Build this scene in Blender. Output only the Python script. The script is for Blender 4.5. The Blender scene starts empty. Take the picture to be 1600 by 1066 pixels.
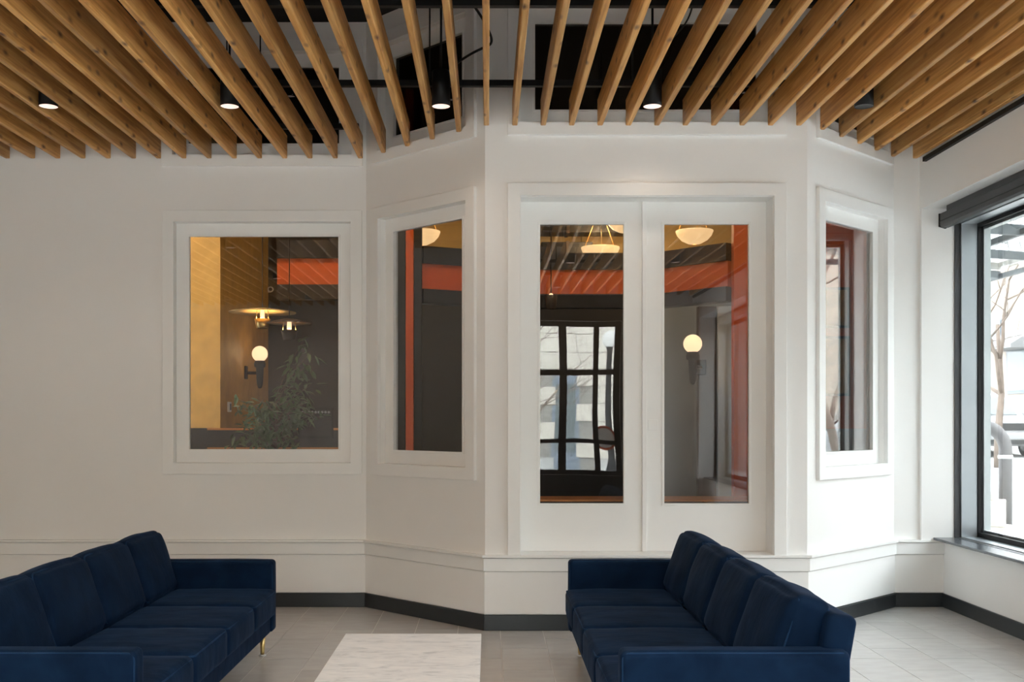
import bpy, bmesh, math, random
from mathutils import Vector, Matrix, noise
random.seed(7)
S = bpy.context.scene
C = S.collection
PI = math.pi
# ------------------------------------------------------------------ camera, sky, exposure
F = 1650.0          # focal length in pixels of the 1600x1066 frame
VX, VY = 762.0, 655.0   # vanishing point of the room's depth lines
EYE = 1.524
cam_d = bpy.data.cameras.new('camera'); cam = bpy.data.objects.new('camera', cam_d); C.objects.link(cam)
cam.location = (0, 0, EYE); cam.rotation_euler = (PI/2, 0, 0)
cam_d.sensor_width = 36; cam_d.lens = 36*F/1600
cam_d.shift_x = (800-VX)/1600; cam_d.shift_y = (VY-533)/1600
cam_d.clip_start = .05; cam_d.clip_end = 300
S.camera = cam
w = bpy.data.worlds.new('overcast_sky'); S.world = w; w.use_nodes = True
bg = w.node_tree.nodes['Background']
bg.inputs[0].default_value = (.93, .965, 1, 1); bg.inputs[1].default_value = 19.0
S.view_settings.view_transform = 'Standard'; S.view_settings.look = 'None'
S.view_settings.exposure = 0.68; S.view_settings.gamma = 1.0
S.view_settings.use_curve_mapping = False
try:
    S.cycles.max_bounces = 10; S.cycles.diffuse_bounces = 6; S.cycles.glossy_bounces = 4
    S.cycles.transparent_max_bounces = 16; S.cycles.caustics_reflective = False; S.cycles.caustics_refractive = False
    S.cycles.sample_clamp_indirect = 6.0
    S.cycles.use_denoising = True
except Exception: pass

def portal(name, loc, rot, sx, sy):        # sampling aid in a window opening, gives no light of its own
    l = bpy.data.lights.new(name, 'AREA'); l.shape = 'RECTANGLE'; l.size = sx; l.size_y = sy
    l.cycles.is_portal = True
    o = bpy.data.objects.new(name, l); C.objects.link(o); o.location = loc; o.rotation_euler = rot
portal('window_portal', (4.10, 5.55, 1.83), (0, PI/2, 0), 2.6, 5.9)
portal('window_portal', (4.10, 0.15, 1.83), (0, PI/2, 0), 2.6, 4.0)
portal('window_portal', (-.1, -2.62, 1.88), (PI/2, 0, 0), 4.8, 2.65)

# ------------------------------------------------------------------ helpers
class MB:
    def __init__(s): s.v = []; s.f = []; s.sm = []
    def add(s, vs, fs, smooth=False):
        o = len(s.v); s.v += [tuple(v) for v in vs]
        for f in fs: s.f.append(tuple(i+o for i in f)); s.sm.append(smooth)
        return s
    def box(s, a, b, M=None):
        x0, y0, z0 = a; x1, y1, z1 = b
        vs = [Vector(p) for p in ((x0,y0,z0),(x1,y0,z0),(x1,y1,z0),(x0,y1,z0),(x0,y0,z1),(x1,y0,z1),(x1,y1,z1),(x0,y1,z1))]
        if M: vs = [M @ v for v in vs]
        return s.add(vs, [(3,2,1,0),(4,5,6,7),(0,1,5,4),(1,2,6,5),(2,3,7,6),(3,0,4,7)])
    def lathe(s, prof, c=(0,0,0), n=24, M=None, smooth=True, cap=True):
        vs = []; fs = []
        for r, z in prof:
            for k in range(n):
                a = 2*PI*k/n; vs.append(Vector((c[0]+r*math.cos(a), c[1]+r*math.sin(a), c[2]+z)))
        for i in range(len(prof)-1):
            for k in range(n):
                k2 = (k+1) % n; fs.append((i*n+k, i*n+k2, (i+1)*n+k2, (i+1)*n+k))
        if M: vs = [M @ v for v in vs]
        s.add(vs, fs, smooth)
        if cap:
            o = len(s.v)-len(vs)
            for i, rev in ((0, True), (len(prof)-1, False)):
                if prof[i][0] > 1e-5:
                    idx = [o+i*n+k for k in range(n)]
                    s.f.append(tuple(reversed(idx)) if rev else tuple(idx)); s.sm.append(False)
        return s
    def tube(s, pts, r, n=8, closed=False):
        pts = [Vector(p) for p in pts]; N = len(pts); rr = r if isinstance(r, (list, tuple)) else [r]*N
        vs = []; fs = []; prev = None
        for i, p in enumerate(pts):
            if closed: t = pts[(i+1) % N]-pts[i-1]
            else: t = pts[min(i+1, N-1)]-pts[max(i-1, 0)]
            t = t.normalized() if t.length > 1e-9 else Vector((0,0,1))
            if prev is None: u = t.orthogonal().normalized()
            else:
                u = prev-t*prev.dot(t); u = u.normalized() if u.length > 1e-6 else t.orthogonal().normalized()
            prev = u; v = t.cross(u)
            for k in range(n):
                a = 2*PI*k/n; vs.append(p+(u*math.cos(a)+v*math.sin(a))*rr[i])
        for i in range(N if closed else N-1):
            j = (i+1) % N
            for k in range(n):
                k2 = (k+1) % n; fs.append((i*n+k, i*n+k2, j*n+k2, j*n+k))
        s.add(vs, fs, True)
        if not closed:
            o = len(s.v)-len(vs)
            s.f.append(tuple(o+k for k in reversed(range(n)))); s.sm.append(False)
            s.f.append(tuple(o+(N-1)*n+k for k in range(n))); s.sm.append(False)
        return s
    def prism(s, poly, axis, a, b):
        """poly of 2D points extruded along axis ('x','y','z') from a to b"""
        def P(p, t):
            return {'x': (t, p[0], p[1]), 'y': (p[0], t, p[1]), 'z': (p[0], p[1], t)}[axis]
        n = len(poly); vs = [P(p, a) for p in poly]+[P(p, b) for p in poly]
        fs = [tuple(reversed(range(n))), tuple(range(n, 2*n))]+[(i, (i+1) % n, n+(i+1) % n, n+i) for i in range(n)]
        return s.add(vs, fs)
    def rbox(s, h, r, n=8, puff=(0,0,0), rough=0, seed=0, M=None):
        """rounded, puffed box of half sizes h centred on the origin"""
        def axis(hh):
            inner = hh-r; L = [-hh, -hh+r*.3, -hh+r*.65]
            L += [-inner+2*inner*k/n for k in range(n+1)]
            return L+[hh-r*.65, hh-r*.3, hh]
        ax = [axis(x) for x in h]; vs = []; fs = []; idx = {}
        def vert(q):
            key = tuple(round(c, 6) for c in q)
            if key in idx: return idx[key]
            inn = Vector([max(-(h[k]-r), min(h[k]-r, q[k])) for k in range(3)]); d = Vector(q)-inn
            p = inn+(d.normalized()*r if d.length > 1e-9 else d)
            u = [1-min(1, abs(q[k]/h[k]))**2 for k in range(3)]; out = p.copy()
            for k in range(3):
                a, b = (k+1) % 3, (k+2) % 3
                out[k] += puff[k]*math.sqrt(max(0, u[a]*u[b]))*(q[k]/h[k])
            if rough:
                nv = noise.noise_vector(Vector((q[0]*5+seed*3.1, q[1]*5+seed, q[2]*5)))
                out += nv*rough
            idx[key] = len(vs); vs.append(M @ out if M else out); return idx[key]
        for k in range(3):
            a, b = (k+1) % 3, (k+2) % 3
            for sg in (-1, 1):
                for i in range(len(ax[a])-1):
                    for j in range(len(ax[b])-1):
                        quad = []
                        for (ii, jj) in ((i,j),(i+1,j),(i+1,j+1),(i,j+1)):
                            q = [0,0,0]; q[k] = sg*h[k]; q[a] = ax[a][ii]; q[b] = ax[b][jj]; quad.append(vert(q))
                        fs.append(tuple(quad) if sg > 0 else tuple(reversed(quad)))
        return s.add(vs, fs, True)
    def mesh(s, name, mat=None):
        m = bpy.data.meshes.new(name); m.from_pydata(s.v, [], s.f); m.validate(); m.update()
        for p, sm in zip(m.polygons, s.sm): p.use_smooth = sm
        if mat: m.materials.append(mat)
        return m
    def build(s, name, mat, parent=None, bevel=0):
        o = bpy.data.objects.new(name, s.mesh(name, mat)); C.objects.link(o)
        if parent: o.parent = parent
        if bevel:
            b = o.modifiers.new('bevel', 'BEVEL'); b.width = bevel; b.segments = 2; b.limit_method = 'ANGLE'
        return o
def link(name, me, parent=None, loc=(0,0,0), rot=(0,0,0)):
    o = bpy.data.objects.new(name, me); C.objects.link(o); o.location = loc; o.rotation_euler = rot
    if parent: o.parent = parent
    return o
def tag(o, label=None, cat=None, group=None, kind=None):
    if label: o['label'] = label
    if cat: o['category'] = cat
    if group: o['group'] = group
    if kind: o['kind'] = kind
    return o
def empty(name, loc=(0,0,0), rz=0, **kw):
    o = bpy.data.objects.new(name, None); C.objects.link(o); o.location = loc; o.rotation_euler = (0,0,rz)
    o.empty_display_size = .1
    return tag(o, **kw)
def copy_tree(o, parent=None):
    c = o.copy(); C.objects.link(c); c.parent = parent
    for ch in o.children: copy_tree(ch, c)
    return c

# ------------------------------------------------------------------ materials
def base(name):
    m = bpy.data.materials.new(name); m.use_nodes = True; nt = m.node_tree
    return m, nt, nt.nodes['Principled BSDF']
def N(nt, t, **kw):
    n = nt.nodes.new(t)
    for k, v in kw.items(): setattr(n, k, v)
    return n
def ramp(nt, stops):
    r = N(nt, 'ShaderNodeValToRGB'); e = r.color_ramp.elements
    while len(e) < len(stops): e.new(.5)
    for k, (p, c) in enumerate(stops): e[k].position = p; e[k].color = (*c, 1)
    return r
def plain(name, col, rough=.5, metal=0, var=.08, scale=3, bump=0, bscale=60, spec=.5, coat=0):
    m, nt, p = base(name); L = nt.links
    tc = N(nt, 'ShaderNodeTexCoord'); nz = N(nt, 'ShaderNodeTexNoise'); nz.inputs['Scale'].default_value = scale; nz.inputs['Detail'].default_value = 4
    L.new(tc.outputs['Object'], nz.inputs['Vector'])
    a = tuple(max(0, c*(1-var)) for c in col); b = tuple(min(1, c*(1+var)) for c in col)
    r = ramp(nt, [(.3, a), (.7, b)]); L.new(nz.outputs['Fac'], r.inputs['Fac']); L.new(r.outputs['Color'], p.inputs['Base Color'])
    p.inputs['Roughness'].default_value = rough; p.inputs['Metallic'].default_value = metal; p.inputs['Specular IOR Level'].default_value = spec
    p.inputs['Coat Weight'].default_value = coat
    if bump:
        n2 = N(nt, 'ShaderNodeTexNoise'); n2.inputs['Scale'].default_value = bscale; L.new(tc.outputs['Object'], n2.inputs['Vector'])
        bp = N(nt, 'ShaderNodeBump'); bp.inputs['Strength'].default_value = bump; bp.inputs['Distance'].default_value = .01
        L.new(n2.outputs['Fac'], bp.inputs['Height']); L.new(bp.outputs['Normal'], p.inputs['Normal'])
    return m
def glow(name, col, strength, dim=.85):
    m, nt, p = base(name); L = nt.links
    p.inputs['Base Color'].default_value = (*col, 1); p.inputs['Roughness'].default_value = .35
    nz = N(nt, 'ShaderNodeTexNoise'); nz.inputs['Scale'].default_value = 2
    r = ramp(nt, [(.3, tuple(c*dim for c in col)), (.7, col)]); L.new(nz.outputs['Fac'], r.inputs['Fac'])
    L.new(r.outputs['Color'], p.inputs['Emission Color']); p.inputs['Emission Strength'].default_value = strength
    return m
def glass(name, refl, tint, wave=0, wscale=1.2):
    m, nt, p = base(name); L = nt.links; nt.nodes.remove(p); out = nt.nodes['Material Output']
    t = N(nt, 'ShaderNodeBsdfTransparent'); t.inputs[0].default_value = (*tint, 1)
    g = N(nt, 'ShaderNodeBsdfGlossy'); g.inputs['Roughness'].default_value = 0.0; g.inputs['Color'].default_value = (1,1,1,1)
    lw = N(nt, 'ShaderNodeLayerWeight'); lw.inputs['Blend'].default_value = .5
    pw = N(nt, 'ShaderNodeMath', operation='POWER'); pw.inputs[1].default_value = 5; L.new(lw.outputs['Facing'], pw.inputs[0])
    ma = N(nt, 'ShaderNodeMath', operation='MULTIPLY_ADD'); ma.inputs[1].default_value = 1-refl; ma.inputs[2].default_value = refl; ma.use_clamp = True
    L.new(pw.outputs[0], ma.inputs[0])
    mx = N(nt, 'ShaderNodeMixShader'); L.new(ma.outputs[0], mx.inputs[0]); L.new(t.outputs[0], mx.inputs[1]); L.new(g.outputs[0], mx.inputs[2])
    L.new(mx.outputs[0], out.inputs['Surface'])
    if wave:
        tc = N(nt, 'ShaderNodeTexCoord'); nz = N(nt, 'ShaderNodeTexNoise'); nz.inputs['Scale'].default_value = wscale; nz.inputs['Detail'].default_value = 0
        L.new(tc.outputs['Object'], nz.inputs['Vector'])
        bp = N(nt, 'ShaderNodeBump'); bp.inputs['Strength'].default_value = 1; bp.inputs['Distance'].default_value = wave
        L.new(nz.outputs['Fac'], bp.inputs['Height']); L.new(bp.outputs['Normal'], g.inputs['Normal'])
    return m
def wood():
    m, nt, p = base('honey_pine'); L = nt.links
    tc = N(nt, 'ShaderNodeTexCoord'); oi = N(nt, 'ShaderNodeObjectInfo')
    off = N(nt, 'ShaderNodeVectorMath', operation='SCALE'); off.inputs[0].default_value = (3.7, 91, 5.3); L.new(oi.outputs['Random'], off.inputs['Scale'])
    ad = N(nt, 'ShaderNodeVectorMath', operation='ADD'); L.new(tc.outputs['Object'], ad.inputs[0]); L.new(off.outputs[0], ad.inputs[1])
    mp = N(nt, 'ShaderNodeMapping'); mp.inputs['Scale'].default_value = (26, 1.1, 26); L.new(ad.outputs[0], mp.inputs['Vector'])
    nz = N(nt, 'ShaderNodeTexNoise'); nz.inputs['Scale'].default_value = 1.6; nz.inputs['Detail'].default_value = 6; nz.inputs['Distortion'].default_value = .6
    L.new(mp.outputs[0], nz.inputs['Vector'])
    r = ramp(nt, [(.26, (.40, .17, .038)), (.5, (.64, .33, .095)), (.74, (.82, .49, .18))]); L.new(nz.outputs['Fac'], r.inputs['Fac'])
    # knots
    mp2 = N(nt, 'ShaderNodeMapping'); mp2.inputs['Scale'].default_value = (10.5, 4.6, 10.5); L.new(ad.outputs[0], mp2.inputs['Vector'])
    vo = N(nt, 'ShaderNodeTexVoronoi'); vo.inputs['Scale'].default_value = 1.0; L.new(mp2.outputs[0], vo.inputs['Vector'])
    k = ramp(nt, [(.05, (1,1,1)), (.12, (.6,.6,.6)), (.24, (0,0,0))]); L.new(vo.outputs['Distance'], k.inputs['Fac'])
    mx = N(nt, 'ShaderNodeMix', data_type='RGBA'); L.new(k.outputs['Color'], mx.inputs['Factor']); L.new(r.outputs['Color'], mx.inputs['A'])
    mx.inputs['B'].default_value = (.12, .045, .015, 1)
    hv = N(nt, 'ShaderNodeHueSaturation'); ml = N(nt, 'ShaderNodeMapRange'); ml.inputs['To Min'].default_value = .72; ml.inputs['To Max'].default_value = 1.2
    L.new(oi.outputs['Random'], ml.inputs['Value']); L.new(ml.outputs[0], hv.inputs['Value']); L.new(mx.outputs['Result'], hv.inputs['Color'])
    L.new(hv.outputs['Color'], p.inputs['Base Color']); p.inputs['Roughness'].default_value = .5
    bp = N(nt, 'ShaderNodeBump'); bp.inputs['Strength'].default_value = .25; bp.inputs['Distance'].default_value = .004
    L.new(nz.outputs['Fac'], bp.inputs['Height']); L.new(bp.outputs['Normal'], p.inputs['Normal'])
    return m
def velvet(name, col, hi):
    m, nt, p = base(name); L = nt.links
    tc = N(nt, 'ShaderNodeTexCoord'); nz = N(nt, 'ShaderNodeTexNoise'); nz.inputs['Scale'].default_value = 7; nz.inputs['Detail'].default_value = 5; nz.inputs['Distortion'].default_value = .4
    L.new(tc.outputs['Object'], nz.inputs['Vector'])
    r = ramp(nt, [(.35, col), (.7, hi)]); L.new(nz.outputs['Fac'], r.inputs['Fac']); L.new(r.outputs['Color'], p.inputs['Base Color'])
    p.inputs['Roughness'].default_value = .75; p.inputs['Specular IOR Level'].default_value = .06
    p.inputs['Sheen Weight'].default_value = .06; p.inputs['Sheen Roughness'].default_value = .35; p.inputs['Sheen Tint'].default_value = (.22, .42, .85, 1)
    mp = N(nt, 'ShaderNodeMapping'); mp.inputs['Scale'].default_value = (4, 7, 5); L.new(tc.outputs['Object'], mp.inputs['Vector'])
    n2 = N(nt, 'ShaderNodeTexNoise'); n2.inputs['Scale'].default_value = 1.3; n2.inputs['Detail'].default_value = 3; L.new(mp.outputs[0], n2.inputs['Vector'])
    bp = N(nt, 'ShaderNodeBump'); bp.inputs['Strength'].default_value = .4; bp.inputs['Distance'].default_value = .014
    L.new(n2.outputs['Fac'], bp.inputs['Height']); L.new(bp.outputs['Normal'], p.inputs['Normal'])
    return m
def marble():
    m, nt, p = base('white_marble'); L = nt.links
    tc = N(nt, 'ShaderNodeTexCoord'); mp = N(nt, 'ShaderNodeMapping'); mp.inputs['Rotation'].default_value = (0,0,.75); mp.inputs['Scale'].default_value = (3, 9, 2)
    L.new(tc.outputs['Object'], mp.inputs['Vector'])
    nz = N(nt, 'ShaderNodeTexNoise'); nz.inputs['Scale'].default_value = 2.2; nz.inputs['Detail'].default_value = 9; nz.inputs['Roughness'].default_value = .62; nz.inputs['Distortion'].default_value = 1.1
    L.new(mp.outputs[0], nz.inputs['Vector'])
    r = ramp(nt, [(.36, (.58,.61,.64)), (.46, (.74,.77,.80)), (.6, (.82,.84,.86))]); L.new(nz.outputs['Fac'], r.inputs['Fac'])
    L.new(r.outputs['Color'], p.inputs['Base Color']); p.inputs['Roughness'].default_value = .3
    return m
def tile_mat():
    m, nt, p = base('grey_porcelain'); L = nt.links
    oi = N(nt, 'ShaderNodeObjectInfo'); ge = N(nt, 'ShaderNodeNewGeometry')
    mp = N(nt, 'ShaderNodeMapping'); mp.inputs['Scale'].default_value = (4, 9, 1); L.new(ge.outputs['Position'], mp.inputs['Vector'])
    nz = N(nt, 'ShaderNodeTexNoise'); nz.inputs['Scale'].default_value = 1.5; nz.inputs['Detail'].default_value = 6; L.new(mp.outputs[0], nz.inputs['Vector'])
    r = ramp(nt, [(.3, (.475,.46,.445)), (.7, (.525,.51,.495))]); L.new(nz.outputs['Fac'], r.inputs['Fac'])
    hv = N(nt, 'ShaderNodeHueSaturation'); ml = N(nt, 'ShaderNodeMapRange'); ml.inputs['To Min'].default_value = .95; ml.inputs['To Max'].default_value = 1.05
    L.new(oi.outputs['Random'], ml.inputs['Value']); L.new(ml.outputs[0], hv.inputs['Value']); L.new(r.outputs['Color'], hv.inputs['Color'])
    L.new(hv.outputs['Color'], p.inputs['Base Color']); p.inputs['Roughness'].default_value = .26
    return m
M = dict(
    paint=plain('white_wall_paint', (.87,.862,.85), .6, var=.012, scale=1.5, bump=.03, bscale=180),
    trim=plain('white_trim_enamel', (.88,.88,.87), .38, var=.01),
    black_base=plain('black_baseboard_enamel', (.018,.022,.026), .38, var=.1),
    deck=plain('black_ceiling_paint', (.009,.009,.010), .8, spec=.2),
    wood=wood(), tile=tile_mat(), grout=plain('pale_grout', (.55,.53,.51), .9),
    steel=plain('black_steel', (.008,.008,.009), .5, spec=.25),
    cable=plain('black_cable_rubber', (.008,.008,.008), .6),
    alu=plain('grey_anodised_aluminium', (.36,.39,.41), .35, metal=.6, var=.05),
    alu_dark=plain('dark_bronze_aluminium', (.05,.052,.055), .45, metal=.3, var=.05),
    alu_light=plain('pale_aluminium', (.55,.58,.58), .4, var=.04),
    sill=plain('dark_metal_sill', (.13,.14,.155), .25, metal=.5, var=.15, scale=2),
    velvet=velvet('navy_velvet', (.0021,.0095,.028), (.0048,.0172,.047)),
    welt=velvet('navy_welt', (.007,.024,.060), (.014,.040,.095)),
    brass=plain('brushed_brass', (.55,.39,.16), .3, metal=1),
    clearfoot=plain('pale_plastic_glide', (.7,.7,.68), .3),
    marble=marble(),
    glass=glass('reflective_glass', .06, (.88,.88,.88), .0012, 1.6),
    glass_flat=glass('reflective_window_glass', .045, (.88,.88,.88)),
    glass_clear=glass('clear_glass', .05, (.95,.97,.96)),
    glass_street=glass('grey_tinted_street_glass', .05, (.50,.51,.51)),
    glass_side=glass('reflective_side_glass', .30, (.85,.85,.85)),
    glass_trans=glass('dark_transom_glass', .05, (.25,.25,.25)),
    lens=glow('warm_lamp_lens', (1.0,.74,.64), .72),
    lens_off=plain('unlit_lamp_lens', (.02,.02,.02), .3),
    globe=glow('opal_globe_glow', (1.0,.72,.42), .95, .95),
    bowl=glow('cream_bowl_glow', (1.0,.66,.32), .75),
    gold=plain('gold_plaster', (.58,.34,.085), .6, var=.14, scale=7, bump=.1, bscale=30),
    brown=plain('dark_brown_panel', (.06,.045,.035), .5),
    dark=plain('charcoal_panel', (.014,.013,.012), .5),
    darkwood=plain('dark_walnut', (.04,.025,.015), .45),
    orange=plain('orange_enamel', (.60,.095,.010), .45, var=.06),
    maroon=plain('rust_red_plaster', (.42,.09,.03), .6, var=.08),
    greywall=plain('slate_grey_paint', (.22,.25,.265), .6),
    greycol=plain('pale_grey_paint', (.48,.52,.55), .6),
    cream=plain('cream_plaster', (.62,.42,.16), .7),
    copper=plain('copper_trim', (.70,.30,.10), .3, metal=.7),
    white_plastic=plain('white_plastic', (.8,.8,.78), .4),
    leaf=plain('ficus_leaf', (.11,.19,.09), .45, var=.35, scale=9),
    bark=plain('grey_bark', (.16,.125,.10), .9, var=.25, scale=8),
    paper=plain('brown_print', (.25,.15,.06), .7, var=.5, scale=6),
    stone=plain('limestone_block', (.60,.565,.50), .85, var=.07, scale=2),
    stone_joint=plain('limestone_joint', (.22,.21,.19), .9),
    concrete=plain('pale_concrete', (.42,.42,.41), .9, var=.06),
    asphalt=plain('grey_asphalt', (.24,.245,.25), .9, var=.06),
    beige=plain('beige_stucco', (.34,.29,.24), .85, var=.04, scale=.5),
    slate=plain('blue_grey_paint', (.14,.17,.21), .5),
    awning=plain('grey_awning_canvas', (.22,.225,.23), .8),
    pipe=plain('galvanised_pipe', (.12,.115,.115), .6, var=.1),
    car=plain('white_car_paint', (.26,.265,.27), .25, coat=.6, var=.01),
    car_glass=plain('car_window_glass', (.10,.12,.125), .1, var=.05),
    tyre=plain('black_tyre', (.02,.02,.02), .8),
    chrome=plain('chrome', (.55,.56,.58), .2, metal=1),
    canopy=glass('frosted_canopy_glass', .05, (.78,.81,.805)),
    canopy_steel=plain('grey_canopy_steel', (.12,.13,.135), .5),
    red=plain('orange_red_enamel', (.55,.10,.03), .5),
)

# ------------------------------------------------------------------ wall frames (s along the wall, z up, n towards the lobby)
YF, YN, ZTOP, T, YR = 8.58, 7.62, 4.75, .15, -2.4
PA0, PA, PB, PC, PD, PE = (-5.5,YF), (-.988,YF), (-.0185,YN), (2.306,YN), (3.30,YF), (3.77,YF)
class WF:
    def __init__(s, p, q):
        s.p = Vector(p); d = Vector(q)-s.p; s.L = d.length; s.d = d/s.L; s.n = Vector((s.d.y, -s.d.x))
    def w(s, a, z, n=0):
        v = s.p+s.d*a+s.n*n; return Vector((v.x, v.y, z))
    def at(s, px, n=0):          # s of a pixel column on the plane n in front of the wall
        k = (px-VX)/F; o = s.p+s.n*n
        return (k*o.y-o.x)/(s.d.x-k*s.d.y)
    def depth(s, px, n=0): return (s.p+s.n*n+s.d*s.at(px, n)).y
wl, wbl, wc, wbr, wr = WF(PA0,PA), WF(PA,PB), WF(PB,PC), WF(PC,PD), WF(PD,PE)
TM = T*math.tan(PI/8)
def wall(name, f, holes, m0, m1, label):
    ss = sorted({0, f.L, *[h[0] for h in holes], *[h[1] for h in holes]}); zs = sorted({0, ZTOP, *[h[2] for h in holes], *[h[3] for h in holes]})
    def solid(i, j):
        if not (0 <= i < len(ss)-1 and 0 <= j < len(zs)-1): return False
        cs, cz = (ss[i]+ss[i+1])/2, (zs[j]+zs[j+1])/2
        return not any(h[0] < cs < h[1] and h[2] < cz < h[3] for h in holes)
    def bs(s): return s-m0 if s == 0 else (s+m1 if s == f.L else s)
    mb = MB()
    for i in range(len(ss)-1):
        for j in range(len(zs)-1):
            if not solid(i, j): continue
            a, b, c, d = ss[i], ss[i+1], zs[j], zs[j+1]
            fr = [f.w(a,c), f.w(b,c), f.w(b,d), f.w(a,d)]; bk = [f.w(bs(a),c,-T), f.w(bs(b),c,-T), f.w(bs(b),d,-T), f.w(bs(a),d,-T)]
            mb.add(fr, [(0,1,2,3)]); mb.add(bk, [(3,2,1,0)])
            for (di, dj, e0, e1) in ((0,-1,0,1),(1,0,1,2),(0,1,2,3),(-1,0,3,0)):
                if not solid(i+di, j+dj): mb.add([fr[e0], bk[e0], bk[e1], fr[e1]], [(0,1,2,3)])
    o = mb.build(name, M['paint']); return tag(o, label, 'wall', kind='structure')
def ring(mb, f, o, i, n0, n1):
    """rectangular frame between outer and inner (s0,s1,z0,z1), from n0 to n1"""
    def cs(r, n): return [f.w(r[0],r[2],n), f.w(r[1],r[2],n), f.w(r[1],r[3],n), f.w(r[0],r[3],n)]
    vs = cs(o,n0)+cs(i,n0)+cs(o,n1)+cs(i,n1); fs = []
    for k in range(4):
        l = (k+1) % 4
        fs += [(8+k, 8+l, 12+l, 12+k), (k, 4+k, 4+l, l), (k, l, 8+l, 8+k), (4+k, 12+k, 12+l, 4+l)]
    return mb.add(vs, fs)
def slab(mb, f, r, n0, n1):
    vs = [f.w(s,z,n) for n in (n0,n1) for (s,z) in ((r[0],r[2]),(r[1],r[2]),(r[1],r[3]),(r[0],r[3]))]
    return mb.add(vs, [(3,2,1,0),(4,5,6,7),(0,1,5,4),(1,2,6,5),(2,3,7,6),(3,0,4,7)])
def inset(r, d): return (r[0]+d, r[1]-d, r[2]+d, r[3]-d)
def make_window(name, f, outer, label, recess=.05, cw=.092, sash=.105, gm='glass_flat', bead=True):
    e = empty(name, f.w((outer[0]+outer[1])/2, outer[2], 0), label=label, cat='window', kind='structure')
    inv = e.location.copy()
    def B(mb, nm, m, bevel=0):
        mb.v = [tuple(Vector(v)-inv) for v in mb.v]; return mb.build(nm, m, e, bevel)
    i1 = inset(outer, cw); g = inset(i1, sash)
    B(ring(MB(), f, outer, i1, 0, .03), 'casing', M['trim'], .003)
    sb = B(ring(MB(), f, i1, g, -recess-.045, -recess), 'sash', M['trim'], .003)
    bd = ring(MB(), f, inset(g,-.012), inset(g,.004), -recess-.02, -recess+.008); bd.v = [tuple(Vector(v)-inv) for v in bd.v]
    bd.build('glazing_bead', M['trim'], sb, .002)
    B(slab(MB(), f, g, -recess-.03, -recess-.024), 'pane', M[gm])
    return e, i1
ZW0, ZW1 = 1.077, 3.216        # ordinary windows
ZT0, ZT1 = 3.575, 4.60         # transoms above the slats
so = lambda f, a, b, z0, z1: (f.at(a), f.at(b), z0, z1)
win1 = so(wl, 255, 566, ZW0, ZW1); tr1 = so(wl, 253, 567, ZT0, ZT1)
win2 = so(wbl, 583, 745, ZW0, ZW1); tr2 = so(wbl, 583, 745, ZT0, ZT1)
win4 = so(wbr, 1275, 1390, ZW0, ZW1); tr4 = so(wbr, 1275, 1392, ZT0, ZT1)
win3 = so(wc, 793, 1228, .545, 3.224); tr3 = so(wc, 793, 1228, ZT0-.005, ZT1)
CW = .092
i3 = (win3[0]+CW, win3[1]-CW, .545, win3[3]-CW)
wall('wall_left', wl, [inset(win1,CW), inset(tr1,CW)], 0, TM, 'white painted wall behind the left sofa, with one window')
wall('wall_bay_left', wbl, [inset(win2,CW), inset(tr2,CW)], TM, -TM, 'angled shaded white wall left of the double doors')
wall('wall_bay_front', wc, [i3, inset(tr3,CW)], -TM, -TM, 'white front wall of the bay around the double glazed doors')
wall('wall_bay_right', wbr, [inset(win4,CW), inset(tr4,CW)], -TM, TM, 'angled brightly lit white wall right of the double doors')
wall('wall_back_right', wr, [], TM, 0, 'narrow white wall between angled bay and street window')
make_window('window_1', wl, win1, 'white framed window in left wall showing gold room')
make_window('window_2', wbl, win2, 'white framed window in shaded angled wall left of doors')
make_window('window_4', wbr, win4, 'white framed window in bright angled wall near street window', gm='glass_side')
make_window('window_5', wl, tr1, 'dark transom window above slats on left wall', gm='glass_trans')
make_window('window_6', wbl, tr2, 'dark transom window above slats on left angled wall', gm='glass_trans')
make_window('window_7', wc, tr3, 'wide dark transom window above the double doors', gm='glass_trans')
make_window('window_8', wbr, tr4, 'dark transom window above slats on right angled wall', gm='glass_trans')
# double doors: door-like glazed pair set deep in one casing
e = empty('window_3', wc.w((win3[0]+win3[1])/2, .545), label='pair of tall white glazed doors in one casing', cat='doors', kind='structure')
IV = e.location.copy()
def rel(mb): mb.v = [tuple(Vector(v)-IV) for v in mb.v]; return mb
mb = MB(); o_, i_ = win3, i3
prof = [(o_[0],o_[2]),(o_[0],o_[3]),(o_[1],o_[3]),(o_[1],o_[2]),(i_[1],i_[2]),(i_[1],i_[3]),(i_[0],i_[3]),(i_[0],i_[2])]
vs = [wc.w(a,z,n) for n in (0,.03) for a,z in prof]
mb.add(vs, [(0,1,6,7),(1,2,5,6),(2,3,4,5)][::-1] and [(7,6,1,0),(6,5,2,1),(5,4,3,2),(8,9,14,15),(9,10,13,14),(10,11,12,13)]+[(k,(k+1)%8,8+(k+1)%8,8+k) for k in range(8)])
rel(mb).build('casing', M['trim'], e, .003)
RD = .18
mb = MB(); slab(mb, wc, (i_[0]-.02, i_[0]+.003, .545, i_[3]+.02), -RD-.05, .001); slab(mb, wc, (i_[1]-.003, i_[1]+.02, .545, i_[3]+.02), -RD-.05, .001)
slab(mb, wc, (i_[0], i_[1], i_[3]-.003, i_[3]+.02), -RD-.05, .001); slab(mb, wc, (i_[0], i_[1], .515, .5465), -RD-.05, .001)
rel(mb).build('door_jamb', M['trim'], e)
kd = (YN+RD)/F
mid0, mid1 = wc.at(1003, -RD), wc.at(1010, -RD)
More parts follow.
